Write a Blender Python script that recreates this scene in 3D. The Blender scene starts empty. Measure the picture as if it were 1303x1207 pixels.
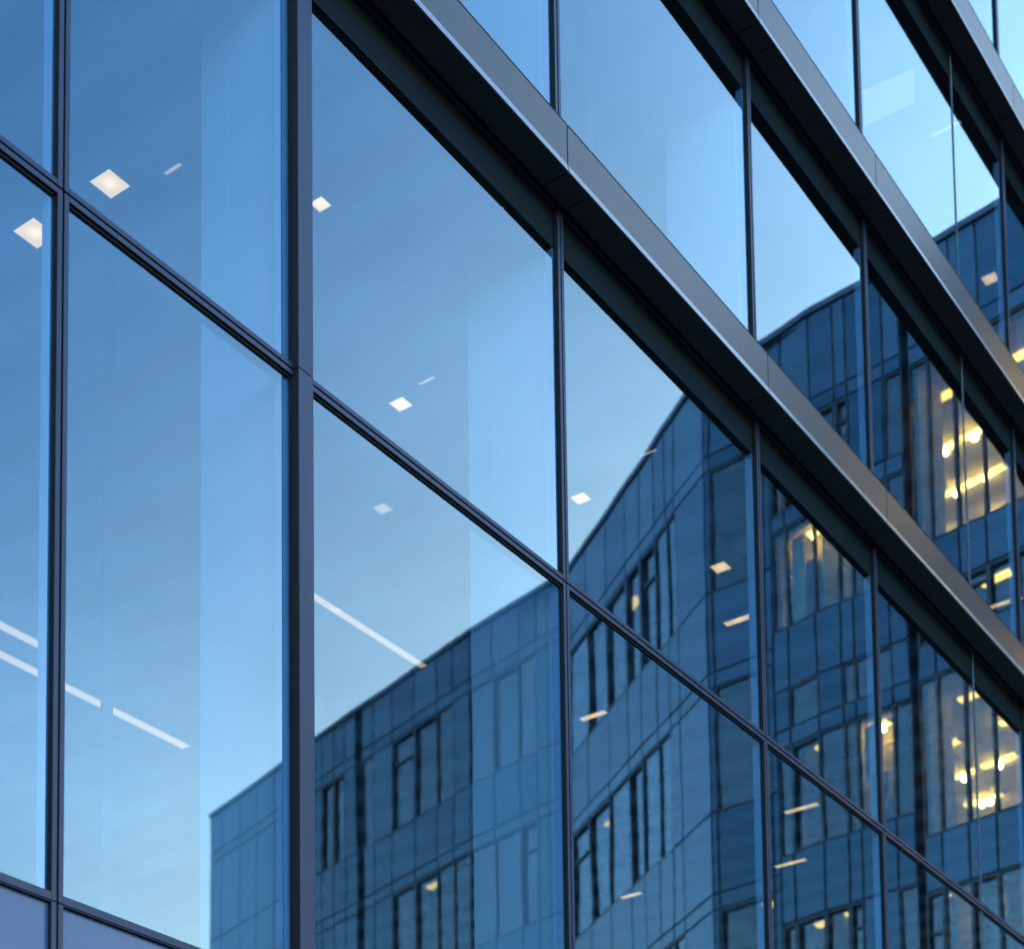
import bpy, math, random
from mathutils import Vector, Matrix
random.seed(7)
S = bpy.context.scene
C = S.collection

# ------------------------------------------------------------------ camera
F_PX, CY_PX, PITCH, ROLL, YAW = 2358.9, 1805.65, 0.0896986, 0.0134655, 0.6164536
W_PX, H_PX = 1303.0, 1207.0
D = 7.5                       # metres from the lens to the glass wall
EYE = 1.7
def lens_matrix():
    cp, sp = math.cos(PITCH), math.sin(PITCH)
    cr, sr = math.cos(ROLL), math.sin(ROLL)
    P = Matrix(((1, 0, 0), (0, cp, sp), (0, -sp, cp)))
    R = Matrix(((cr, 0, -sr), (0, 1, 0), (sr, 0, cr)))
    return R @ P              # world -> (right, forward, up)
LR = lens_matrix()
cam_d = bpy.data.cameras.new("camera")
cam = bpy.data.objects.new("camera", cam_d)
C.objects.link(cam)
inv = LR.transposed()
right, fwd, up = inv @ Vector((1, 0, 0)), inv @ Vector((0, 1, 0)), inv @ Vector((0, 0, 1))
m = Matrix((right, up, -fwd)).transposed().to_4x4()
m.translation = Vector((0, 0, EYE))
cam.matrix_world = m
cam_d.sensor_fit = 'HORIZONTAL'
cam_d.sensor_width = 36.0
cam_d.lens = 36.0 * F_PX / W_PX
cam_d.shift_x = 0.0
cam_d.shift_y = (CY_PX - H_PX / 2) / W_PX
cam_d.clip_start = 0.1
cam_d.clip_end = 5000
cam_d.dof.use_dof = True
cam_d.dof.focus_distance = 12.5
cam_d.dof.aperture_fstop = 1.9
S.camera = cam

# ------------------------------------------------------------------ light
SUN_EL, SUN_AZ = math.radians(25), math.radians(-45)
w = bpy.data.worlds.new("World")
S.world = w
w.use_nodes = True
nt = w.node_tree
nt.nodes.clear()
sky = nt.nodes.new("ShaderNodeTexSky")
sky.sky_type = 'NISHITA'
sky.sun_disc = False
sky.sun_elevation = SUN_EL
sky.sun_rotation = SUN_AZ
sky.air_density = 1.7
sky.dust_density = 0.8
sky.ozone_density = 4.5
bg = nt.nodes.new("ShaderNodeBackground")
bg.inputs[1].default_value = 0.15
wo = nt.nodes.new("ShaderNodeOutputWorld")
# a veil of thin haze that pales the sky towards the horizon, and faint high cloud
wtc = nt.nodes.new("ShaderNodeTexCoord")
sep = nt.nodes.new("ShaderNodeSeparateXYZ")
nt.links.new(wtc.outputs['Generated'], sep.inputs[0])
veil = nt.nodes.new("ShaderNodeMapRange")
veil.interpolation_type = 'SMOOTHSTEP'
veil.inputs['From Min'].default_value = 0.24
veil.inputs['From Max'].default_value = 0.70
nt.links.new(sep.outputs[2], veil.inputs['Value'])
vm = nt.nodes.new("ShaderNodeMix")
vm.data_type = 'RGBA'
vm.inputs[6].default_value = (1.12, 1.06, 1.06, 1)
vm.inputs[7].default_value = (0.53, 0.60, 0.68, 1)
nt.links.new(veil.outputs[0], vm.inputs[0])
cm = nt.nodes.new("ShaderNodeMapping")
cm.inputs['Scale'].default_value = (2.2, 2.2, 6.0)
nt.links.new(wtc.outputs['Generated'], cm.inputs[0])
cn = nt.nodes.new("ShaderNodeTexNoise")
cn.inputs['Scale'].default_value = 2.0
cn.inputs['Detail'].default_value = 5
nt.links.new(cm.outputs[0], cn.inputs['Vector'])
cr_ = nt.nodes.new("ShaderNodeMapRange")
cr_.inputs['From Min'].default_value = 0.42
cr_.inputs['From Max'].default_value = 0.75
cr_.inputs['To Min'].default_value = 1.0
cr_.inputs['To Max'].default_value = 1.18
nt.links.new(cn.outputs[0], cr_.inputs['Value'])
m1 = nt.nodes.new("ShaderNodeVectorMath"); m1.operation = 'MULTIPLY'
m2 = nt.nodes.new("ShaderNodeVectorMath"); m2.operation = 'SCALE'
nt.links.new(sky.outputs[0], m1.inputs[0]); nt.links.new(vm.outputs[2], m1.inputs[1])
# haze is whiter along the street than across it
gd = nt.nodes.new("ShaderNodeVectorMath"); gd.operation = 'DOT_PRODUCT'
nrm = nt.nodes.new("ShaderNodeVectorMath"); nrm.operation = 'NORMALIZE'
nt.links.new(wtc.outputs['Generated'], nrm.inputs[0])
nt.links.new(nrm.outputs[0], gd.inputs[0])
gd.inputs[1].default_value = (math.sin(YAW), math.cos(YAW), 0)
gr = nt.nodes.new("ShaderNodeMapRange"); gr.interpolation_type = 'SMOOTHSTEP'
gr.inputs['From Min'].default_value = 0.45
gr.inputs['From Max'].default_value = 0.92
nt.links.new(gd.outputs['Value'], gr.inputs['Value'])
gm = nt.nodes.new("ShaderNodeMix"); gm.data_type = 'RGBA'
gm.inputs[6].default_value = (0.66, 0.82, 0.92, 1)
gm.inputs[7].default_value = (2.40, 1.66, 1.12, 1)
nt.links.new(gr.outputs[0], gm.inputs[0])
m3 = nt.nodes.new("ShaderNodeVectorMath"); m3.operation = 'MULTIPLY'
nt.links.new(m1.outputs[0], m3.inputs[0]); nt.links.new(gm.outputs[2], m3.inputs[1])
nt.links.new(m3.outputs[0], m2.inputs[0]); nt.links.new(cr_.outputs[0], m2.inputs['Scale'])
nt.links.new(m2.outputs[0], bg.inputs[0])
nt.links.new(bg.outputs[0], wo.inputs[0])
sd = bpy.data.lights.new("sun", 'SUN')
sd.energy = 2.0
sd.angle = math.radians(0.5)
sd.color = (1.0, 0.86, 0.7)
so = bpy.data.objects.new("sun", sd)
C.objects.link(so)
to_sun = Vector((math.sin(SUN_AZ) * math.cos(SUN_EL), math.cos(SUN_AZ) * math.cos(SUN_EL), math.sin(SUN_EL)))
so.rotation_euler = to_sun.to_track_quat('Z', 'Y').to_euler()
so.location = (0, 0, 60)
S.view_settings.view_transform = 'Standard'
S.view_settings.look = 'None'
S.view_settings.exposure = 3.38
S.view_settings.gamma = 1.0
S.render.engine = 'CYCLES'
S.cycles.use_denoising = True
S.cycles.max_bounces = 10
S.cycles.glossy_bounces = 6
S.cycles.transparent_max_bounces = 16
S.cycles.sample_clamp_indirect = 6.0
S.cycles.caustics_reflective = False
S.cycles.caustics_refractive = False

# ------------------------------------------------------------------ frames of reference
T = Vector((math.sin(YAW), math.cos(YAW), 0))            # along the glass wall
N = Vector((-math.cos(YAW), math.sin(YAW), 0))           # into the building
ROT = math.pi / 2 - YAW
ORIGIN = N * D
def to_world(s, d, z): return ORIGIN + T * s + N * d + Vector((0, 0, z))
def ray(x, y):
    q = inv @ Vector(((x - W_PX / 2) / F_PX, 1.0, (CY_PX - y) / F_PX))
    return q.dot(T), q.dot(N), q.z
def on_level(x, y, z):                                   # (s, d) where the view through a photo point meets height z
    a, b, c = ray(x, y)
    k = (z - EYE) / c
    return a * k, b * k - D
def on_depth(x, y, d):                                   # (s, z) on the vertical plane d behind the glass
    a, b, c = ray(x, y)
    k = (D + d) / b
    return a * k, EYE + c * k

# ------------------------------------------------------------------ materials
def mat(name):
    mm = bpy.data.materials.new(name)
    mm.use_nodes = True
    t = mm.node_tree
    return mm, t, t.nodes["Principled BSDF"], t.nodes["Material Output"]
def noise(t, scale, detail=3, coord='Object', stretch=None, rough=0.5):
    tc = t.nodes.new("ShaderNodeTexCoord")
    n = t.nodes.new("ShaderNodeTexNoise")
    n.inputs['Scale'].default_value = scale
    n.inputs['Detail'].default_value = detail
    n.inputs['Roughness'].default_value = rough
    src = tc.outputs[coord]
    if stretch:
        mp = t.nodes.new("ShaderNodeMapping")
        mp.inputs['Scale'].default_value = stretch
        t.links.new(src, mp.inputs[0])
        src = mp.outputs[0]
    t.links.new(src, n.inputs['Vector'])
    return n
def ramp(t, fac, c0, c1, p0=0.3, p1=0.7):
    r = t.nodes.new("ShaderNodeValToRGB")
    r.color_ramp.elements[0].position, r.color_ramp.elements[1].position = p0, p1
    r.color_ramp.elements[0].color = (*c0, 1)
    r.color_ramp.elements[1].color = (*c1, 1)
    t.links.new(fac, r.inputs[0])
    return r
def bump(t, height, target, dist, strength=1.0):
    b = t.nodes.new("ShaderNodeBump")
    b.inputs['Distance'].default_value = dist
    b.inputs['Strength'].default_value = strength
    t.links.new(height, b.inputs['Height'])
    t.links.new(b.outputs[0], target)
    return b
def paint(name, c0, c1, rough=0.5, metal=0.0, scale=6.0, bump_d=0.0, coat=0.0, stretch=None, spec=0.5, detail=4):
    mm, t, p, o = mat(name)
    n = noise(t, scale, detail, stretch=stretch)
    r = ramp(t, n.outputs[0], c0, c1)
    t.links.new(r.outputs[0], p.inputs['Base Color'])
    p.inputs['Roughness'].default_value = rough
    p.inputs['Metallic'].default_value = metal
    p.inputs['Specular IOR Level'].default_value = spec
    p.inputs['Coat Weight'].default_value = coat
    p.inputs['Coat Roughness'].default_value = 0.05
    if bump_d:
        bump(t, n.outputs[0], p.inputs['Normal'], bump_d)
    return mm
def glass(name, r0, through, mirror, wave=0.0009, scale=0.8):
    mm, t, p, o = mat(name)
    t.nodes.remove(p)
    def math_(op, a, b):
        q = t.nodes.new("ShaderNodeMath"); q.operation = op
        for i_, v_ in enumerate((a, b)):
            if v_ is None: continue
            if isinstance(v_, (int, float)): q.inputs[i_].default_value = v_
            else: t.links.new(v_, q.inputs[i_])
        return q.outputs[0]
    geo = t.nodes.new("ShaderNodeNewGeometry")
    dt = t.nodes.new("ShaderNodeVectorMath"); dt.operation = 'DOT_PRODUCT'
    t.links.new(geo.outputs['Normal'], dt.inputs[0]); t.links.new(geo.outputs['Incoming'], dt.inputs[1])
    c_ = math_('ABSOLUTE', dt.outputs['Value'], None)
    s5 = math_('POWER', math_('SUBTRACT', 1.0, c_), 4.0)
    fres = math_('ADD', math_('MULTIPLY', s5, 1.0 - r0), r0)    # the same from either side of the sheet
    tr = t.nodes.new("ShaderNodeBsdfTransparent")
    gl = t.nodes.new("ShaderNodeBsdfAnisotropic")
    gl.inputs['Roughness'].default_value = 0.0
    # faint streaks and dust on the coating
    n2 = noise(t, 1.3, 4, stretch=(1.0, 1.0, 0.35))
    r2 = ramp(t, n2.outputs[0], tuple(v * 0.985 for v in mirror), mirror, 0.35, 0.65)
    t.links.new(r2.outputs[0], gl.inputs['Color'])
    tr.inputs['Color'].default_value = (*through, 1)
    mx = t.nodes.new("ShaderNodeMixShader")
    t.links.new(fres, mx.inputs[0])
    t.links.new(tr.outputs[0], mx.inputs[1])
    t.links.new(gl.outputs[0], mx.inputs[2])
    n = noise(t, scale, 1.0)
    bump(t, n.outputs[0], gl.inputs['Normal'], wave)
    t.links.new(mx.outputs[0], o.inputs['Surface'])
    return mm
def lamp_mat(name, col, strength, core=0.11):
    mm, t, p, o = mat(name)
    p.inputs['Base Color'].default_value = (0.8, 0.8, 0.78, 1)
    tc = t.nodes.new("ShaderNodeTexCoord")                  # brighter over the lamp itself, dimmer towards the rim
    ln = t.nodes.new("ShaderNodeVectorMath"); ln.operation = 'LENGTH'
    t.links.new(tc.outputs['Object'], ln.inputs[0])
    n = noise(t, 9.0, 2)
    r = ramp(t, n.outputs[0], tuple(c * 0.9 for c in col), col)
    t.links.new(r.outputs[0], p.inputs['Emission Color'])
    mr = t.nodes.new("ShaderNodeMapRange"); mr.interpolation_type = 'SMOOTHSTEP'
    mr.inputs['From Max'].default_value = core
    mr.inputs['To Min'].default_value = strength * 1.5; mr.inputs['To Max'].default_value = strength
    t.links.new(ln.outputs['Value'], mr.inputs['Value'])
    t.links.new(mr.outputs[0], p.inputs['Emission Strength'])
    return mm

M = {}
M['glass'] = glass("coated_glass", 0.125, (0.38, 0.56, 0.72), (0.72, 0.91, 0.96))
M['wing_glass'] = glass('wing_glass', 0.10, (0.50, 0.66, 0.72), (0.80, 0.93, 1.0), wave=0.002, scale=0.5)
M['navy'] = paint('navy_aluminium', (0.009, 0.012, 0.030), (0.014, 0.018, 0.040), rough=0.40, metal=0.0, scale=25, stretch=(1, 1, 0.05), spec=0.2)
M['black'] = paint('black_gasket_and_shade', (0.004, 0.004, 0.005), (0.008, 0.008, 0.009), rough=0.7, scale=20, spec=0.2)
M['seal'] = paint('grey_silicone', (0.20, 0.25, 0.30), (0.26, 0.31, 0.36), rough=0.5, scale=20)
M['inner'] = paint('inner_frame_paint', (0.28, 0.36, 0.44), (0.34, 0.42, 0.50), rough=0.5, scale=3)
M['fascia'] = paint('brushed_fascia', (0.015, 0.010, 0.009), (0.026, 0.018, 0.016), rough=0.36, metal=0.0, scale=30, stretch=(1, 1, 0.25), bump_d=0.0006, detail=8, spec=0.36)
M['fascia'].node_tree.nodes['Principled BSDF'].inputs['Specular Tint'].default_value = (1.0, 0.84, 0.74, 1)
M['lip'] = paint('fascia_lip', (0.07, 0.064, 0.068), (0.085, 0.077, 0.08), rough=0.3, metal=0.0, scale=18, spec=0.8)
M['soffit'] = paint('soffit_metal', (0.013, 0.010, 0.009), (0.019, 0.015, 0.013), rough=0.45, metal=0.0, scale=8, spec=0.2)
M['spandrel'] = paint('spandrel_glass', (0.020, 0.040, 0.095), (0.026, 0.046, 0.108), rough=0.5, scale=0.8, coat=0.25, spec=0.3)
M['white'] = paint('white_plaster', (0.38, 0.43, 0.42), (0.43, 0.48, 0.47), rough=0.8, scale=2)
M['column'] = paint('grey_column_paint', (0.006, 0.008, 0.012), (0.008, 0.01, 0.014), rough=0.5, scale=2)
M['backwall'] = paint('dim_back_wall', (0.32, 0.34, 0.36), (0.38, 0.40, 0.42), rough=0.9, scale=0.6)
M['olive'] = paint('shadow_box_olive', (0.042, 0.020, 0.008), (0.052, 0.026, 0.011), rough=0.8, scale=3)
M['floor'] = paint('office_floor', (0.10, 0.10, 0.10), (0.16, 0.16, 0.16), rough=0.6, scale=1.5)
M['concrete'] = paint('concrete', (0.28, 0.28, 0.28), (0.36, 0.36, 0.35), rough=0.9, scale=1.5, bump_d=0.003)
mm, t, p, o = mat('blue_grey_panel')
geo = t.nodes.new("ShaderNodeNewGeometry")
r = ramp(t, geo.outputs['Random Per Island'], (0.006, 0.026, 0.055), (0.042, 0.085, 0.140), 0.0, 1.0)
n = noise(t, 0.35, 3, stretch=(1, 1, 0.4))
mxc = t.nodes.new("ShaderNodeMix"); mxc.data_type = 'RGBA'; mxc.blend_type = 'MULTIPLY'; mxc.inputs[0].default_value = 1.0
r3 = ramp(t, n.outputs[0], (0.9, 0.9, 0.9), (1, 1, 1))
t.links.new(r.outputs[0], mxc.inputs[6]); t.links.new(r3.outputs[0], mxc.inputs[7])
t.links.new(mxc.outputs[2], p.inputs['Base Color'])
p.inputs['Roughness'].default_value = 0.12
p.inputs['IOR'].default_value = 1.7
p.inputs['Specular Tint'].default_value = (0.50, 0.80, 1.0, 1)
M['panel'] = mm
M['joint'] = paint('dark_joint', (0.012, 0.018, 0.024), (0.018, 0.024, 0.03), rough=0.7, scale=4)
M['wing_frame'] = paint('dark_bronze_frame', (0.02, 0.022, 0.024), (0.03, 0.032, 0.034), rough=0.4, metal=0.4, scale=10)
M['coping'] = paint('pale_coping', (0.05, 0.07, 0.10), (0.07, 0.09, 0.12), rough=0.4, metal=0.5, scale=5)
M['lit_wall'] = paint('amber_lit_room_paint', (0.62, 0.47, 0.20), (0.72, 0.57, 0.28), rough=0.85, scale=1.2)  # lamplight's amber deepened in the wall colour
M['dim'] = paint('unlit_room_paint', (0.16, 0.21, 0.23), (0.30, 0.36, 0.38), rough=0.9, scale=0.9)  # darker wall colour carrying the look of unlit rooms
M['lamp'] = lamp_mat('lamp_diffuser', (1.0, 0.50, 0.17), 0.21)
M['lamp_dim'] = lamp_mat('dimmed_lamp_diffuser', (1.0, 0.55, 0.25), 0.07)
M['tube'] = lamp_mat('tube_diffuser', (1.0, 0.50, 0.20), 0.12)
M['wing_lamp'] = lamp_mat('wing_lamp_diffuser', (1.0, 0.46, 0.07), 1.2, core=0.001)
M['trim'] = paint('lamp_trim', (0.6, 0.6, 0.58), (0.66, 0.66, 0.64), rough=0.5, scale=10)
M['furniture'] = paint('dark_furniture', (0.02, 0.03, 0.035), (0.05, 0.05, 0.05), rough=0.6, scale=2)
M['patch_glow'] = lamp_mat('pale_patch_glow', (1.0, 0.6, 0.4), 0.032)  # glow of the added pale patch, not a known lamp
M['blind'] = paint('pale_blind', (0.52, 0.52, 0.42), (0.62, 0.62, 0.52), rough=0.85, scale=8, stretch=(8, 8, 0.2))
# slatted ceiling
mm, t, p, o = mat('slatted_ceiling')
tc = t.nodes.new("ShaderNodeTexCoord")
wv = t.nodes.new("ShaderNodeTexWave")
wv.bands_direction = 'X'
wv.inputs['Scale'].default_value = 0.42
wv.inputs['Distortion'].default_value = 0.6
wv.inputs['Detail Scale'].default_value = 0.7
t.links.new(tc.outputs['Object'], wv.inputs['Vector'])
r = ramp(t, wv.outputs[0], (0.12, 0.14, 0.16), (0.50, 0.52, 0.54), 0.1, 0.9)
t.links.new(r.outputs[0], p.inputs['Base Color'])
p.inputs['Roughness'].default_value = 0.8
bump(t, wv.outputs[0], p.inputs['Normal'], 0.02)
M['ceiling'] = mm
# ground: pavers
mm, t, p, o = mat('stone_pavers')
tc = t.nodes.new("ShaderNodeTexCoord")
br = t.nodes.new("ShaderNodeTexBrick")
br.inputs['Scale'].default_value = 1.0
br.inputs['Color1'].default_value = (0.13, 0.13, 0.13, 1)
br.inputs['Color2'].default_value = (0.17, 0.17, 0.165, 1)
br.inputs['Mortar'].default_value = (0.05, 0.05, 0.05, 1)
br.inputs['Mortar Size'].default_value = 0.012
t.links.new(tc.outputs['Object'], br.inputs['Vector'])
t.links.new(br.outputs[0], p.inputs['Base Color'])
p.inputs['Roughness'].default_value = 0.75
M['pavers'] = mm
M['asphalt'] = paint('asphalt', (0.04, 0.04, 0.042), (0.06, 0.06, 0.062), rough=0.85, scale=40, bump_d=0.004)

# ------------------------------------------------------------------ mesh building
class MB:
    def __init__(self): self.v, self.f, self.mi, self.mats = [], [], [], []
    def slot(self, m):
        if m not in self.mats: self.mats.append(m)
        return self.mats.index(m)
    def hexa(self, p, m, skip=()):
        b = len(self.v); self.v += [tuple(q) for q in p]; k = self.slot(m)
        for i, f in enumerate(((0, 3, 2, 1), (4, 5, 6, 7), (0, 1, 5, 4), (1, 2, 6, 5), (2, 3, 7, 6), (3, 0, 4, 7))):
            if i in skip: continue
            self.f.append(tuple(b + j for j in f)); self.mi.append(k)
    def box(self, x0, x1, y0, y1, z0, z1, m, skip=()):
        self.hexa(((x0, y0, z0), (x1, y0, z0), (x1, y1, z0), (x0, y1, z0), (x0, y0, z1), (x1, y0, z1), (x1, y1, z1), (x0, y1, z1)), m, skip)
    def poly(self, pts, m):
        b = len(self.v); self.v += [tuple(q) for q in pts]
        self.f.append(tuple(range(b, b + len(pts)))); self.mi.append(self.slot(m))
    def prism(self, prof, x0, x1, m):                    # profile of (y, z) points run along x
        b = len(self.v); n = len(prof); k = self.slot(m)
        self.v += [(x0, y, z) for y, z in prof] + [(x1, y, z) for y, z in prof]
        for i in range(n):
            j = (i + 1) % n
            self.f.append((b + i, b + j, b + n + j, b + n + i)); self.mi.append(k)
        self.f.append(tuple(b + i for i in reversed(range(n)))); self.mi.append(k)
        self.f.append(tuple(b + n + i for i in range(n))); self.mi.append(k)
    def build(self, name, parent=None, off=(0, 0, 0), bevel=0.0):
        me = bpy.data.meshes.new(name)
        me.from_pydata([(a - off[0], b - off[1], c - off[2]) for a, b, c in self.v], [], self.f)
        for k in self.mats: me.materials.append(M[k])
        me.polygons.foreach_set('material_index', self.mi)
        me.update()
        o = bpy.data.objects.new(name, me)
        C.objects.link(o)
        if parent: o.parent = parent
        if bevel:
            b = o.modifiers.new('bevel', 'BEVEL')
            b.width = bevel; b.segments = 2; b.limit_method = 'ANGLE'
        return o
def empty(name, base, label, cat, group=None):
    o = bpy.data.objects.new(name, None)
    C.objects.link(o)
    o.location = to_world(*base)
    o.rotation_euler = (0, 0, ROT)
    o.empty_display_size = 0.5
    o['label'], o['category'] = label, cat
    if group: o['group'] = group
    return o

# ------------------------------------------------------------------ ground
g = MB(); g.poly([(-1500, -1500, 0), (1500, -1500, 0), (1500, 1500, 0), (-1500, 1500, 0)], 'asphalt')
go = g.build('ground'); go['kind'] = 'structure'
g = MB(); g.box(-14, 29.6, -16, -0.1, -0.2, 0.12, 'pavers')
pv = g.build('pavement'); pv['kind'] = 'structure'
pv.location = to_world(0, 0, 0); pv.rotation_euler = (0, 0, ROT)

# ------------------------------------------------------------------ the glass office building
V0, V1, V2, V3, V4, VB, V5 = 6.429, 8.373, 11.417, 14.70, 17.30, 20.05, 21.70
VS = [-5.2, -2.4, 0.5, 3.4, V0, V1, V2, V3, V4, VB, V5, 24.6, 27.3, 29.9]
NB = len(VS) - 1
L0, L1 = 5.401, 9.389
BANDS = [(12.43, 12.83), (16.06, 16.495), (19.93, 20.37), (23.85, 24.30)]
ROOF = 24.30
PROJ = 0.30                                              # how far each metal band stands out
hq = empty('office_building', (12.35, 0, 0), 'dark framed glass office building with projecting metal bands, sky and curved wing mirrored in it', 'building')
OFF = (12.35, 0, 0)
def hqpart(mb, name, bevel=0.0, parent=hq): return mb.build(name, parent, OFF if True else None, bevel)

RIB, GAP, OUT = 0.033, 0.014, 0.030
def edge(i, side):                                       # (frame face width, clear distance from the axis)
    v = VS[i]
    if v == V1: return (0.0, 0.0725 if side < 0 else 0.0705)
    if v == VB: return (0.0, 0.007)
    return (RIB if i < 7 else 0.026, GAP / 2)
def window(i, z0, z1, top=RIB, bot=RIB, inner_top=True, label=None, opaque=False):
    wl, cl = edge(i, 1); wr, cr = edge(i + 1, -1)
    x0, x1 = VS[i] + cl, VS[i + 1] - cr
    f = MB()
    def rib(a0, a1, b0, b1):
        if a1 - a0 < 1e-4 or b1 - b0 < 1e-4: return
        f.box(a0, a1, -OUT, -OUT + 0.007, b0, b1, 'navy')
        f.box(a0 + 0.0015, a1 - 0.0015, -OUT + 0.007, 0.012, b0 + 0.0015, b1 - 0.0015, 'black')  # black body: shade on returns and undersides put into its colour
    rib(x0, x0 + wl, z0, z1)
    rib(x1 - wr, x1, z0, z1)
    rib(x0 + wl + 0.0005, x1 - wr - 0.0005, z0, z0 + bot)
    rib(x0 + wl + 0.0005, x1 - wr - 0.0005, z1 - top, z1)
    fo = hqpart(f, 'spandrel_panel' if opaque else 'window', bevel=0.002)
    if label: fo['label'] = label
    g = MB()
    gx0, gx1, gz0, gz1 = x0 + wl * 0.6, x1 - wr * 0.6, z0 + bot * 0.6, z1 - top * 0.6
    if opaque:
        g.box(gx0, gx1, -0.001, 0.006, gz0, gz1, 'spandrel')
        hqpart(g, 'panel', parent=fo)
    else:
        ta, tb = random.uniform(-.0005, .0005), random.uniform(-.0005, .0005)   # no two panes hang quite alike
        a = [(gx0, 0, gz0), (gx1, 0, gz0), (gx1, 0, gz1), (gx0, 0, gz1)]
        a = [(x, ta * (x - (gx0 + gx1) / 2) + tb * (z - (gz0 + gz1) / 2), z) for x, y, z in a]
        g.poly(a, 'glass')
        hqpart(g, 'glass_pane', parent=fo)
        k = MB()                                         # rubber line round the pane
        e = 0.006
        k.box(gx0 + wl * .4, gx0 + wl * .4 + e + (0.004 if wl else 0.0), -0.010, -0.001, z0 + bot, z1 - top, 'black')
        k.box(x0 + wl + 0.011, x1 - wr - 0.011, -0.009, -0.001, z1 - top - 0.012, z1 - top - 0.0005, 'black')
        k.box(x1 - wr - e, x1 - wr - 0.0005, -0.008, -0.001, z0 + bot, z1 - top - 0.013, 'black')
        hqpart(k, 'gasket', parent=fo)
        q = MB()                                         # the frame's deep inner side, seen through the pane
        dd, ww = 0.085, 0.045
        if VS[i] != VB: q.box(x0 - cl + 0.002, x0 + ww, 0.02, dd, z0, z1, 'inner')
        if VS[i + 1] != VB: q.box(x1 - ww, x1 + cr - 0.002, 0.02, dd, z0, z1, 'inner')
        q.box(x0 + ww, x1 - ww, 0.02, dd - 0.003, z0, z0 + ww, 'inner')
        if inner_top: q.box(x0 + ww, x1 - ww, 0.02, dd - 0.003, z1 - ww, z1, 'inner')
        hqpart(q, 'inner_frame', parent=fo)
    return fo
for i in range(NB):
    window(i, 0.3, L0 - 0.052, top=0.004, opaque=True)
    window(i, L0 - 0.046, L1 - GAP / 2, bot=0.046)
    window(i, L1 + GAP / 2, BANDS[0][0] + 0.02, top=0.01, inner_top=False)
    for b in range(3):
        window(i, BANDS[b][1] - 0.03, BANDS[b + 1][0] + 0.02, top=0.01, inner_top=False)
# black seals at the bottoms of the gaps between frames
for i, v in enumerate(VS):
    k = MB()
    if v == VB: k.box(v - 0.008, v + 0.008, -0.006, 0.012, 0.3, ROOF, 'seal')
    elif v == V1: continue
    else: k.box(v - GAP / 2 + .0005, v + GAP / 2 - .0005, -0.006, 0.012, 0.3, ROOF, 'black')
    hqpart(k, 'joint_seal')
k = MB(); k.box(VS[0], VS[-1], -0.004, 0.010, L1 - GAP / 2 + .0005, L1 + GAP / 2 - .0005, 'black'); hqpart(k, 'joint_seal')
k = MB(); k.box(VS[0], VS[-1], -0.004, 0.010, L0 - 0.0515, L0 - 0.0465, 'black'); hqpart(k, 'joint_seal')
# broad metal cover strip
for z0, z1 in ((0.12, L1 - 0.003), (L1 + 0.003, BANDS[0][0] - 0.004), (BANDS[0][1], BANDS[1][0] - .004), (BANDS[1][1], BANDS[2][0] - .004), (BANDS[2][1], BANDS[3][0] - .004)):
    k = MB()
    k.box(V1 - 0.069, V1 + 0.070, -0.075, -0.066, z0, z1, 'navy')
    k.box(V1 - 0.067, V1 + 0.068, -0.066, 0.012, z0, z1, 'black')
    hqpart(k, 'mullion_cover', bevel=0.0025)
# projecting metal bands: fascia panel, bright lip, soffit panels
jo = [-5.2, -2.4, 0.5, 3.4, V0, V1, V2, V3, V4, VB, V5, 24.6, 27.3, 29.9]
jo = [v - 0.297 for v in jo]
for bi, (zb, zt) in enumerate(BANDS):
    js = [v for v in jo if abs(v + 0.297 - VB) > 0.01]
    for a, b in zip(js[:-1], js[1:]):
        x0, x1 = a + 0.006, b - 0.006
        f = MB()
        f.prism([(-PROJ, zb + 0.066), (-PROJ + 0.008, zb + 0.066), (-PROJ + 0.008, zt - 0.010), (-PROJ, zt - 0.010)][::-1], x0, x1, 'fascia')
        f.prism([(-PROJ - 0.014, zb), (-PROJ + 0.002, zb), (-PROJ + 0.008, zb + 0.0652), (-PROJ - 0.001, zb + 0.0652)][::-1], x0, x1, 'lip')
        f.box(x0, x1, -PROJ - 0.003, -0.002, zt - 0.0095, zt - 0.002, 'black')
        hqpart(f, 'fascia_panel', bevel=0.0015)
        sm = MB()
        sm.box(x0, x0 + 0.300, -PROJ + 0.009, -0.075, zb + 0.003, zb + 0.015, 'soffit')
        hqpart(sm, 'soffit_panel', bevel=0.002)
        sm = MB()
        sm.box(x0 + 0.309, x1, -PROJ + 0.009, -0.075, zb + 0.003, zb + 0.015, 'soffit')
        hqpart(sm, 'soffit_panel', bevel=0.002)
    k = MB(); k.box(js[0], js[-1], -PROJ + 0.024, -0.001, zb + 0.06, zt - 0.03, 'black')
    hqpart(k, 'band_core')
    k = MB(); k.box(js[0], js[-1], 0.014, 0.150, zb - 0.312, zb + 0.055, 'olive')
    hqpart(k, 'shadow_box')
    k = MB(); k.box(js[0], js[-1], 0.013, 14.0, zb + 0.06, zt - 0.06, 'concrete')
    hqpart(k, 'floor_slab')
    k = MB(); k.box(js[0], js[-1], 0.16, 13.9, zb - 0.03, zb + 0.055, 'ceiling')
    hqpart(k, 'ceiling')
    k = MB(); k.box(js[0], js[-1], 0.14, 13.9, zt - 0.058, zt - 0.005, 'floor')
    hqpart(k, 'floor_finish')
k = MB(); k.box(VS[0], VS[-1], 0.02, 14, -0.3, 0.25, 'floor'); hqpart(k, 'ground_floor')
k = MB(); k.box(VS[0], VS[-1], 14.0, 14.3, 0, ROOF, 'backwall'); hqpart(k, 'back_wall')
for x in (VS[0] - 0.3, VS[-1]):
    k = MB(); k.box(x, x + 0.3, 0.0, 14.3, 0, ROOF, 'backwall'); hqpart(k, 'end_wall')
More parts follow.
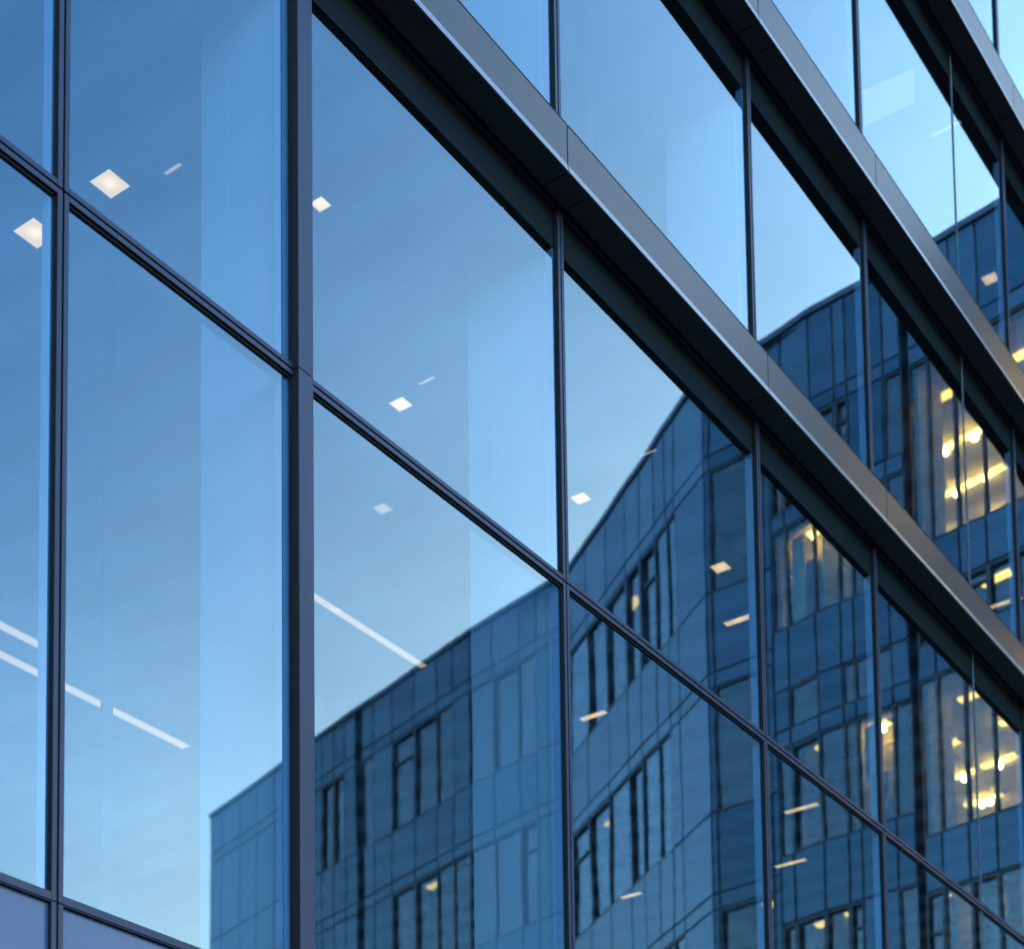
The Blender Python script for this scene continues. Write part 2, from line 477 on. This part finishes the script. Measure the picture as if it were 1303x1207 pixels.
k = MB(); k.box(VS[0] - 0.3, VS[-1] + 0.3, 0.0, 14.3, ROOF + 0.002, ROOF + 0.35, 'concrete'); hqpart(k, 'roof')
CEIL = BANDS[0][0] - 0.03
# white wall ends standing behind the mullions, slim posts and ceiling beams
levels = [(0.25, CEIL)] + [(BANDS[b][1], BANDS[b + 1][0] - 0.03) for b in range(3)]
for v in [3.4, V0, V1, V2, V3, V4, V5, 24.6]:
    if v == V0: continue
    dp = 0.82 if v == V1 else 0.86
    for li, (z0, z1) in enumerate(levels):
        if li and v == V1 or v in (V4, V5) or (v == V3 and not li): continue
        k = MB()
        k.box(v - 0.03, v + 0.10, 0.16, dp - 0.25, z0, z1, 'white')
        k.box(v - 0.036, v + 0.106, dp - 0.247, dp, z0, z1, 'white')
        hqpart(k, 'wall_fin')
for x0, x1, d in ((133, 147, 3.3), (414, 428, 6.2)):
    a, _ = on_depth(x0, 600, d); b, _ = on_depth(x1, 600, d)
    k = MB(); k.box(a, a + (b - a) * .66, d, d + 0.03, 0.25, CEIL, 'column'); k.box(a + (b - a) * .7, b, d + .01, d + 0.04, 0.25, CEIL, 'column')
    hqpart(k, 'slim_post')
for d0 in (1.15, 4.4):
    k = MB(); k.box(VS[0], VS[-1], d0, d0 + 0.22, CEIL - 0.024, CEIL, 'ceiling'); hqpart(k, 'ceiling_beam')
for v in (V1, V2, V3, V4, V5):
    k = MB(); k.box(v - 0.15, v + 0.07, 0.9, 13.9, CEIL - 0.022, CEIL, 'ceiling'); hqpart(k, 'ceiling_beam')
# slim posts on the upper floors
for x, y, d in ((860, 200, 1.0), (745, 60, 0.9), (1030, 250, 1.0), (1060, 60, 0.9), (1150, 60, 0.9)):
    zz = on_depth(x, y, d)[1]
    for b in range(3):
        if BANDS[b][1] < zz < BANDS[b + 1][0]:
            s_ = on_depth(x, y, d)[0]
            k = MB(); k.box(s_, s_ + 0.10, d, d + 0.10, BANDS[b][1], BANDS[b + 1][0] - .03, 'column'); hqpart(k, 'slim_post')
# added glowing quad, standing in for a pale patch at an upper floor
lvl = BANDS[2][0] - 0.032
cs = [on_level(x, y, lvl) for x, y in ((1098, 115), (1163, 88), (1163, 130), (1100, 160))]
e = empty('pale_patch', (cs[0][0], cs[0][1], lvl), 'large pale glowing patch added between the upper metal bands on the right', 'glowing patch')
k = MB()
def slab(mb, quad, z0, z1, m_):
    mb.hexa([(a - cs[0][0], b - cs[0][1], z) for z in (z0, z1) for a, b in quad], m_)
cx_, cy_ = sum(q[0] for q in cs) / 4, sum(q[1] for q in cs) / 4
slab(k, cs, -0.012, 0.001, 'patch_glow'); k.build('diffuser', e)
k = MB(); slab(k, [(cx_ + (a - cx_) * 1.06, cy_ + (b - cy_) * 1.06) for a, b in cs], -0.006, 0.0015, 'trim'); k.build('trim', e)
# lamps on the ceiling behind the glass
def ceiling_lamp(x, y, size, label, level=CEIL, length=None, along='s', mname='lamp', cat='ceiling light', group='square ceiling lights behind the glass', name='ceiling_light'):
    s, d = on_level(x, y, level)
    e = empty(name, (s, d, level), label, cat, group)
    hx = hy = size / 2
    if length:
        if along == 's': hx = length / 2
        else: hy = length / 2
    b = MB(); tk = 0.02
    for a in ((-hx - tk, hx + tk, -hy - tk, -hy), (-hx - tk, hx + tk, hy, hy + tk), (-hx - tk, -hx, -hy, hy), (hx, hx + tk, -hy, hy)):
        b.box(*a, -0.034, 0.002, 'trim')
    b.build('trim', e)
    b = MB(); b.box(-hx, hx, -hy, hy, -0.030, 0.001, mname)
    b.build('diffuser', e)
    return s, d
for x, y, sz, lb in (
    (140, 229, 0.215, 'largest square ceiling light, in the upper pane right of the leftmost dark mullion'),
    (45, 292, 0.24, 'square ceiling light half cut off by the leftmost dark mullion'),
    (408, 255, 0.12, 'square ceiling light just right of the broad mullion cover'),
    (510, 510, 0.155, 'square ceiling light above the long transom in the middle bay'),
    (487, 643, 0.145, 'faint square ceiling light below the transom in the middle bay'),
    (739, 630, 0.15, 'square ceiling light over the mirrored roof edge, beside the central mullion'),
    (917, 718, 0.17, 'yellow square ceiling light over the mirrored wing, below the metal band')):
    ceiling_lamp(x, y, sz, lb, mname='lamp_dim' if 'faint' in lb else 'lamp')
for x, y, L, lb in (
    (220, 210, 0.17, 'small slot light near the slim post in the upper left pane'),
    (543, 480, 0.17, 'small slot light beside the middle bay square light'),
    (825, 572, 0.18, 'faint small slot light close to the steep mirrored roofline')):
    ceiling_lamp(x, y, 0.032, lb, length=L, along='d', group='small slot lights behind the glass', name='slot_light', mname='lamp_dim')
for x, y, L, lb in (
    (940, 785, 0.34, 'short yellow strip light under the yellow square light'),
    (1020, 1025, 0.5, 'upper of two short yellow strip lights below the transom crossing'),
    (1006, 1095, 0.5, 'lower of two short yellow strip lights below the transom crossing'),
    (755, 907, 0.36, 'short yellow strip light over dark mirrored windows beside the central mullion'),
    (645, 942, 0.30, 'dim short strip light in the lower middle pane left of the central mullion'),
    (640, 808, 0.26, 'dim short strip light just under the mirrored roof edge'),
    (803, 1136, 0.36, 'lowest short yellow strip light right of the central mullion')):
    ceiling_lamp(x, y, 0.10, lb, length=L, along='d', group='short strip lights behind the glass', name='strip_light')
ceiling_lamp(1260, 352, 0.20, 'yellow square ceiling light high on the right, under the third metal band', level=BANDS[2][0] - .03)
(ceiling_lamp(1212, 157, 0.05, 'faint short strip light below the third metal band beside the pale patch', level=BANDS[2][0] - .03, length=0.55, along='d', mname='lamp_dim', group='short strip lights behind the glass', name='strip_light'))
(ceiling_lamp(1275, 765, 0.10, 'short yellow strip light just above the lowest metal band at the right edge', level=BANDS[1][0] - .03, length=0.6, along='d', group='short strip lights behind the glass', name='strip_light'))
def line_lamp(xa, ya, xb, yb, w, lb):
    a, da = on_level(xa, ya, CEIL); b, db = on_level(xb, yb, CEIL)
    d = (da + db) / 2
    e = empty('linear_light', ((a + b) / 2, d, CEIL), lb, 'ceiling light', 'long linear lights behind the glass')
    h = (b - a) / 2
    m_ = MB(); m_.box(-h - .02, h + .02, -w / 2 - .02, -w / 2, -.03, .002, 'trim'); m_.box(-h - .02, h + .02, w / 2, w / 2 + .02, -.03, .002, 'trim'); m_.build('trim', e)
    m_ = MB(); m_.box(-h, h, -w / 2, w / 2, -.026, .001, 'tube'); m_.build('diffuser', e)
line_lamp(-330, 672, 245, 945, 0.14, 'longest pale linear light, running behind the slim post in the lower left')
line_lamp(-330, 630, 60, 815, 0.14, 'upper pale linear light at the left edge, broken into dashes')
line_lamp(300, 692, 540, 845, 0.10, 'thin pale linear light right of the broad mullion cover')

# ------------------------------------------------------------------ the wing that is mirrored in the glass
HW = 26.0
HREL = HW - EYE
ROOFLINE = {268: 1041, 370: 968, 402: 944, 455: 908, 462: 903, 500: 877, 555: 838, 597: 808, 660: 776, 720: 733,
            795: 624, 845: 549, 880: 498, 893: 481, 975: 438, 1028: 402, 1140: 341, 1303: 243, 1400: 190}
def roof_y(x):
    ks = sorted(ROOFLINE)
    for a, b in zip(ks[:-1], ks[1:]):
        if a <= x <= b: return ROOFLINE[a] + (ROOFLINE[b] - ROOFLINE[a]) * (x - a) / (b - a)
    return ROOFLINE[ks[-1]]
def plan(x):
    s, d = on_level(x, roof_y(x), HW)
    return Vector((s, -d))                               # mirrored to the camera's side of the glass
P = 'P'
def rows(rp, rs, step, win, n=6):
    """parapet, thin strip, then per storey: window band, panel band, thin strip, down to the ground"""
    out = [(1.0, rp, 'par'), (rp, rs, 'strip')]
    top = rs; k = 0
    while top > -0.05:
        sill = top - win
        out.append((top, sill, k)); j = top - step + (rp - rs)
        out.append((sill, j, 'pan')); out.append((j, top - step, 'strip'))
        top -= step; k += 1
    return out
R2 = rows(.951, .938, .174, .1034)
R3 = rows(.929, .916, .186, .105)
R4 = [(1.0, .930, 'par'), (.930, .918, 'strip'), (.918, .852, 0), (.852, .838, 'strip'), (.838, .755, 1), (.755, .705, 'pan'), (.705, .672, 2), (.672, .658, 'strip'), (.658, .570, 3), (.570, .515, 'pan')]
R4 += [(.515, .44, 0), (.44, .40, 'pan'), (.40, .32, 1), (.32, .28, 'pan'), (.28, .20, 2), (.20, .14, 'pan'), (.14, .06, 3), (.06, -.07, 'pan')]
R5 = [(1.0, .93, 'par'), (.93, .916, 'strip'), (.916, .772, 0), (.772, .735, 'pan'), (.735, .695, 1), (.695, .668, 'pan'), (.668, .548, 2), (.548, .505, 'pan'), (.505, .39, 3), (.39, .34, 'pan'),
      (.34, .22, 0), (.22, .17, 'pan'), (.17, .04, 3), (.04, -.07, 'pan')]
# each section: photo x of its columns, rows, cell kinds per storey (P panel, W window, L lit window, G flush dark glass)
SECT = [
 ([268, 282, 304, 325, 347, 370, 386, 402], R2, ['PPPPPPP', 'PPPPPPP', 'PPPPPPP']),
 ([402, 411, 426, 441, 455], R2, ['PWWP', 'PPPP', 'PWWP']),
 ([455, 463], R2, ['S', 'S', 'S']),
 ([463, 476, 498, 527, 555, 576, 597], R2, ['GPWWGP', 'PPWWGG', 'LPWWGP']),
 ([597, 627, 660, 682, 720], R2, ['GWGP', 'GGWP', 'WGWP']),
 ([720, 745, 770, 795], R3, ['GWW', 'WWG', 'WWG']),
 ([795, 812, 830, 845], R3, ['WWG', 'WGG', 'GWG']),
 ([845, 857, 893], R3, ['GP', 'PP', 'GP']),
 ([893, 901, 966, 975], R3, ['PGP', 'PGP', 'PWP']),
 ([975, 992, 1028], R4, ['WW', 'LL', 'PG', 'GW']),
 ([1028, 1058, 1074, 1118, 1140], R4, ['WWPG', 'LLLG', 'PGGP', 'GLLG']),
 ([1140, 1150, 1172, 1205, 1240, 1272, 1303], R5, ['SLLLLL', 'SWWWWW', 'SLLLLL', 'SWLWLW']),
 ([1303, 1350, 1400], R5, ['LL', 'WW', 'LL', 'WL']),
]
mid = plan(790)
WOFF = (mid.x, mid.y, 0)
wing = empty('office_wing', WOFF, 'curved blue grey panelled office wing with dark windows, seen mirrored in the glass wall', 'building')
def wpart(mb, name, parent=wing, bevel=0.0): return mb.build(name, parent, WOFF, bevel)
def solve_u(x, A, U):
    """distance along the wall line A + u U at photo column x (through the mirror)"""
    y = roof_y(x)
    a, b, c = ray(x, y)
    # ray: (k a, k b - D) ; wall mirrored: (A.x + u U.x, -(A.y + u U.y))
    det = a * U.y + b * U.x
    # k a - u Ux = Ax ; k b + u Uy = D - Ay
    k = (A.x * U.y + U.x * (D - A.y)) / det
    return (a * k - A.x) / U.x if abs(U.x) > abs(U.y) else (D - A.y - b * k) / U.y
rooms = []
for si, (xs, rws, kinds) in enumerate(SECT):
    A, B = plan(xs[0]), plan(xs[-1])
    U = (B - A); Ln = U.length; U = U / Ln
    O = Vector((-U.y, U.x))
    if O.dot(Vector((12, 0)) - A) < 0: O = -O
    us = [0.0] + [solve_u(x, A, U) for x in xs[1:-1]] + [Ln]
    def hx(mb, u0, u1, o0, o1, z0, z1, m_):
        q = []
        for z in (z0, z1):
            for u, o_ in ((u0, o0), (u1, o0), (u1, o1), (u0, o1)):
                pp = A + U * u + O * o_
                q.append((pp.x, pp.y, z))
        if U.cross(O) < 0: q = [q[i] for i in (3, 2, 1, 0, 7, 6, 5, 4)]
        mb.hexa(q, m_)
    wall = MB(); g2 = 0.026
    runs = []
    for (r0, r1, kd) in rws:
        zt, zb = EYE + r0 * HREL, max(EYE + r1 * HREL, 0.0)
        if zt <= 0.05: continue
        run = None
        for ci in range(len(us) - 1):
            u0, u1 = us[ci], us[ci + 1]
            k_ = 'P'
            if isinstance(kd, int):
                ks = kinds[kd] if kd < len(kinds) else kinds[kd % 2]
                k_ = ks[ci]
            elif kinds[0][ci] == 'S' or ci == 0 and kinds[0][0] == 'S': k_ = 'S'
            if k_ == 'P' and u1 - u0 > 2.2:
                um = (u0 + u1) / 2
                for a_, b_ in ((u0, um), (um, u1)):
                    hx(wall, a_ + g2, b_ - g2, -0.10, random.uniform(-.004, .004), zb + g2, zt - g2, 'panel')
                hx(wall, u0, u1, -0.30, -0.03, zb, zt, 'joint')
            elif k_ == 'P':
                hx(wall, u0 + g2, u1 - g2, -0.10, 0.0 + random.uniform(-.004, .004), zb + g2, zt - g2, 'panel')
                hx(wall, u0, u1, -0.30, -0.03, zb, zt, 'joint')
            elif k_ == 'S':
                hx(wall, u0, u1, -0.6, -0.35, zb, zt, 'joint')
            elif k_ == 'G':
                hx(wall, u0, u1, -0.30, -0.06, zb, zt, 'joint')
            if k_ in 'WLG':
                rec = -0.09 if k_ == 'W' else -0.05
                fw = 0.045 if k_ == 'W' else 0.028
                f = MB()
                hx(f, u0, u0 + fw, rec - .06, 0.0 if k_ == 'W' else -0.01, zb, zt, 'wing_frame')
                hx(f, u1 - fw, u1, rec - .06, 0.0 if k_ == 'W' else -0.01, zb, zt, 'wing_frame')
                hx(f, u0 + fw, u1 - fw, rec - .06, -0.012, zt - fw * 1.4, zt, 'wing_frame')
                hx(f, u0 + fw, u1 - fw, rec - .06, -0.012, zb, zb + fw, 'wing_frame')
                if k_ == 'W' and random.random() < .35: hx(f, u0 + fw, u1 - fw, rec - .03, rec + .05, zb + (zt - zb) * .72, zb + (zt - zb) * .72 + .05, 'wing_frame')
                if k_ == 'W' and u1 - u0 > 1.9: hx(f, (u0 + u1) / 2 - .025, (u0 + u1) / 2 + .025, rec - .031, rec + .052, zb + fw, zt - fw * 1.4, 'wing_frame')
                fo = wpart(f, 'window')
                pn = MB()
                q = [A + U * u + O * rec for u in (u0 + fw, u1 - fw)]
                pn.poly([(q[0].x, q[0].y, zb + fw), (q[1].x, q[1].y, zb + fw), (q[1].x, q[1].y, zt - fw), (q[0].x, q[0].y, zt - fw)], 'wing_glass')
                wpart(pn, 'glass_pane', fo)
            if k_ in 'WL':
                if run and run[0] == k_ and ci == run[2]: run[2] = ci + 1
                else:
                    if run: runs.append(run + [zb, zt])
                    run = [k_, ci, ci + 1]
            elif run:
                runs.append(run + [zb, zt]); run = None
        if run: runs.append(run + [zb, zt])
    wpart(wall, 'wall')
    cp = MB(); hx(cp, 0, Ln, -0.45, 0.05, HW, HW + 0.12, 'coping'); wpart(cp, 'coping')
    for k_, c0, c1, zb, zt in runs:
        u0, u1 = us[c0] + .01, us[c1] - .01
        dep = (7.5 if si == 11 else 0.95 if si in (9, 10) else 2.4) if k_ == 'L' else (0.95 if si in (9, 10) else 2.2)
        m_ = 'lit_wall' if k_ == 'L' else 'dim'
        rm = MB(); th = 0.03
        lo, hi = zb - 0.25, zt + 0.12
        if dep > 6:                                      # an open office that widens behind the neighbouring rooms
            ue = u0 - 5.5
            hx(rm, ue, u1, -dep - th, -dep, lo, hi, m_)
            hx(rm, u0 - th, u0, -1.1, -0.32, lo, hi, m_)
            hx(rm, u1 - th, u1, -dep, -0.32, lo, hi, m_)
            hx(rm, ue - th, ue, -dep, -1.1, lo, hi, m_)
            hx(rm, ue, u1 - th, -dep, -1.1, hi - th, hi, m_); hx(rm, u0, u1 - th, -1.1, -0.32, hi - th, hi, m_)
            hx(rm, ue, u1 - th, -dep, -1.1, lo, lo + th, 'floor'); hx(rm, u0, u1 - th, -1.1, -0.32, lo, lo + th, 'floor')
            for q_ in range(5):
                uu = random.uniform(ue + .3, u1 - 1.2)
                hx(rm, uu, uu + random.uniform(.2, 1.0), -dep + random.uniform(.1, .5), -dep + .02, lo + th + .002, lo + random.uniform(.9, 2.4), random.choice(('furniture', 'backwall', 'white')))
        else:
            hx(rm, u0, u1, -dep - th, -dep, lo, hi, m_)
            hx(rm, u0, u0 + th, -dep, -0.32, lo, hi, m_)
            hx(rm, u1 - th, u1, -dep, -0.32, lo, hi, m_)
            hx(rm, u0 + th, u1 - th, -dep, -0.32, hi - th, hi, m_)
            hx(rm, u0 + th, u1 - th, -dep, -0.32, lo, lo + th, 'floor')
        if dep < 6 and random.random() < .6:             # a blind half drawn behind the pane
            ub = u0 + (u1 - u0) * random.uniform(.1, .6)
            hx(rm, ub, ub + min(.5, (u1 - u0) * .3), -.46, -.44, zb + random.choice((0.02, .02, (zt - zb) * .5)), zt, 'blind')
        # desks and shelves standing in the room
        wd = u1 - u0
        for q_ in range(2 if k_ == 'L' else 1):
            uu = u0 + wd * random.uniform(.15, .7); ww = min(wd * .25, random.uniform(.4, 1.1))
            hx(rm, uu, uu + ww, -dep * random.uniform(.5, .9), -dep * .4, lo + th + .002, lo + random.uniform(.8, 1.6), 'furniture')
        ro = wpart(rm, 'room')
        rooms.append((A, U, O, u0, u1, dep, hi - th, zb, zt, k_))
# body behind the rooms: back wall, roof, left end wall
body = MB()
pts = [plan(x) for x in (268, 402, 597, 720, 795, 893, 1028, 1140, 1303, 1400)]
bk = [q + Vector((9.0, 5.0 * i / len(pts) - 2.0)) for i, q in enumerate(pts)]
for i in range(len(pts) - 1):
    body.poly([(bk[i].x, bk[i].y, 0), (bk[i + 1].x, bk[i + 1].y, 0), (bk[i + 1].x, bk[i + 1].y, HW), (bk[i].x, bk[i].y, HW)], 'concrete')
body.poly([(pts[0].x, pts[0].y, 0), (bk[0].x, bk[0].y, 0), (bk[0].x, bk[0].y, HW), (pts[0].x, pts[0].y, HW)], 'panel')
body.poly([(pts[-1].x, pts[-1].y, 0), (bk[-1].x, bk[-1].y, 0), (bk[-1].x, bk[-1].y, HW), (pts[-1].x, pts[-1].y, HW)], 'panel')
wpart(body, 'back_wall')
rf = MB()
for i in range(len(pts) - 1):
    rf.poly([(q.x, q.y, HW - 0.1) for q in (pts[i], pts[i + 1], bk[i + 1], bk[i])], 'concrete')
wpart(rf, 'roof')
# strip lights in the lit rooms of the wing
n = 0
for (A, U, O, u0, u1, dep, zc, zb, zt, k_) in rooms:
    if zb < 7.0: continue
    wd = u1 - u0
    if k_ == 'L': spots = [(o_, f_) for o_ in ((-1.3, -2.7, -4.1, -5.5, -6.8) if dep > 6 else (-0.65,) if dep < 1 else (-0.8, -1.6)) for f_ in ((.12, .5, .88) if dep > 6 else (.28, .74) if wd > 2 else (.5,))]
    elif random.random() < 0.75: spots = [(-0.65, random.uniform(.3, .7))]
    else: spots = []
    for o_, f_ in spots:
        ln = random.uniform(.55, .95) if dep > 6 else min(wd * .26, 0.7)
        uc = u0 + wd * f_ + random.uniform(-.18, .18) * wd + (0.53 * o_ + 0.3 if dep > 6 else 0)
        cpos = A + U * uc + O * o_
        e = empty('strip_light', (cpos.x, cpos.y, zc), *(('warm yellow strip light in the amber lit rooms of the mirrored wing', 'ceiling light', 'strip lights in the lit wing rooms') if k_ == 'L' else ('small yellow strip light behind a dark window of the mirrored wing', 'ceiling light', 'strip lights behind dark wing windows')))
        e.rotation_euler = (0, 0, ROT + math.atan2(U.y, U.x))
        b = MB(); b.box(-ln / 2, ln / 2, -.09, .09, -.05, -.001, 'wing_lamp'); b.build('diffuser', e)
        b = MB(); b.box(-ln / 2 - .02, -ln / 2 - .001, -.095, .095, -.055, -.001, 'trim'); b.box(ln / 2 + .001, ln / 2 + .02, -.095, .095, -.055, -.001, 'trim'); b.build('end_cap', e)
        n += 1
        if k_ == 'L' and (dep < 6 or o_ < -2.0):                     # the light this lamp throws into its room
            pl = bpy.data.lights.new('strip_light_bulb', 'POINT')
            pl.energy = 5.0 if dep > 6 else 2.5
            pl.color = (1.0, 0.52, 0.12)
            pl.shadow_soft_size = 0.06
            po = bpy.data.objects.new('bulb', pl); C.objects.link(po)
            po.parent = e; po.location = (0, 0, -0.13)
print('wing lamps', n, 'rooms', len(rooms))
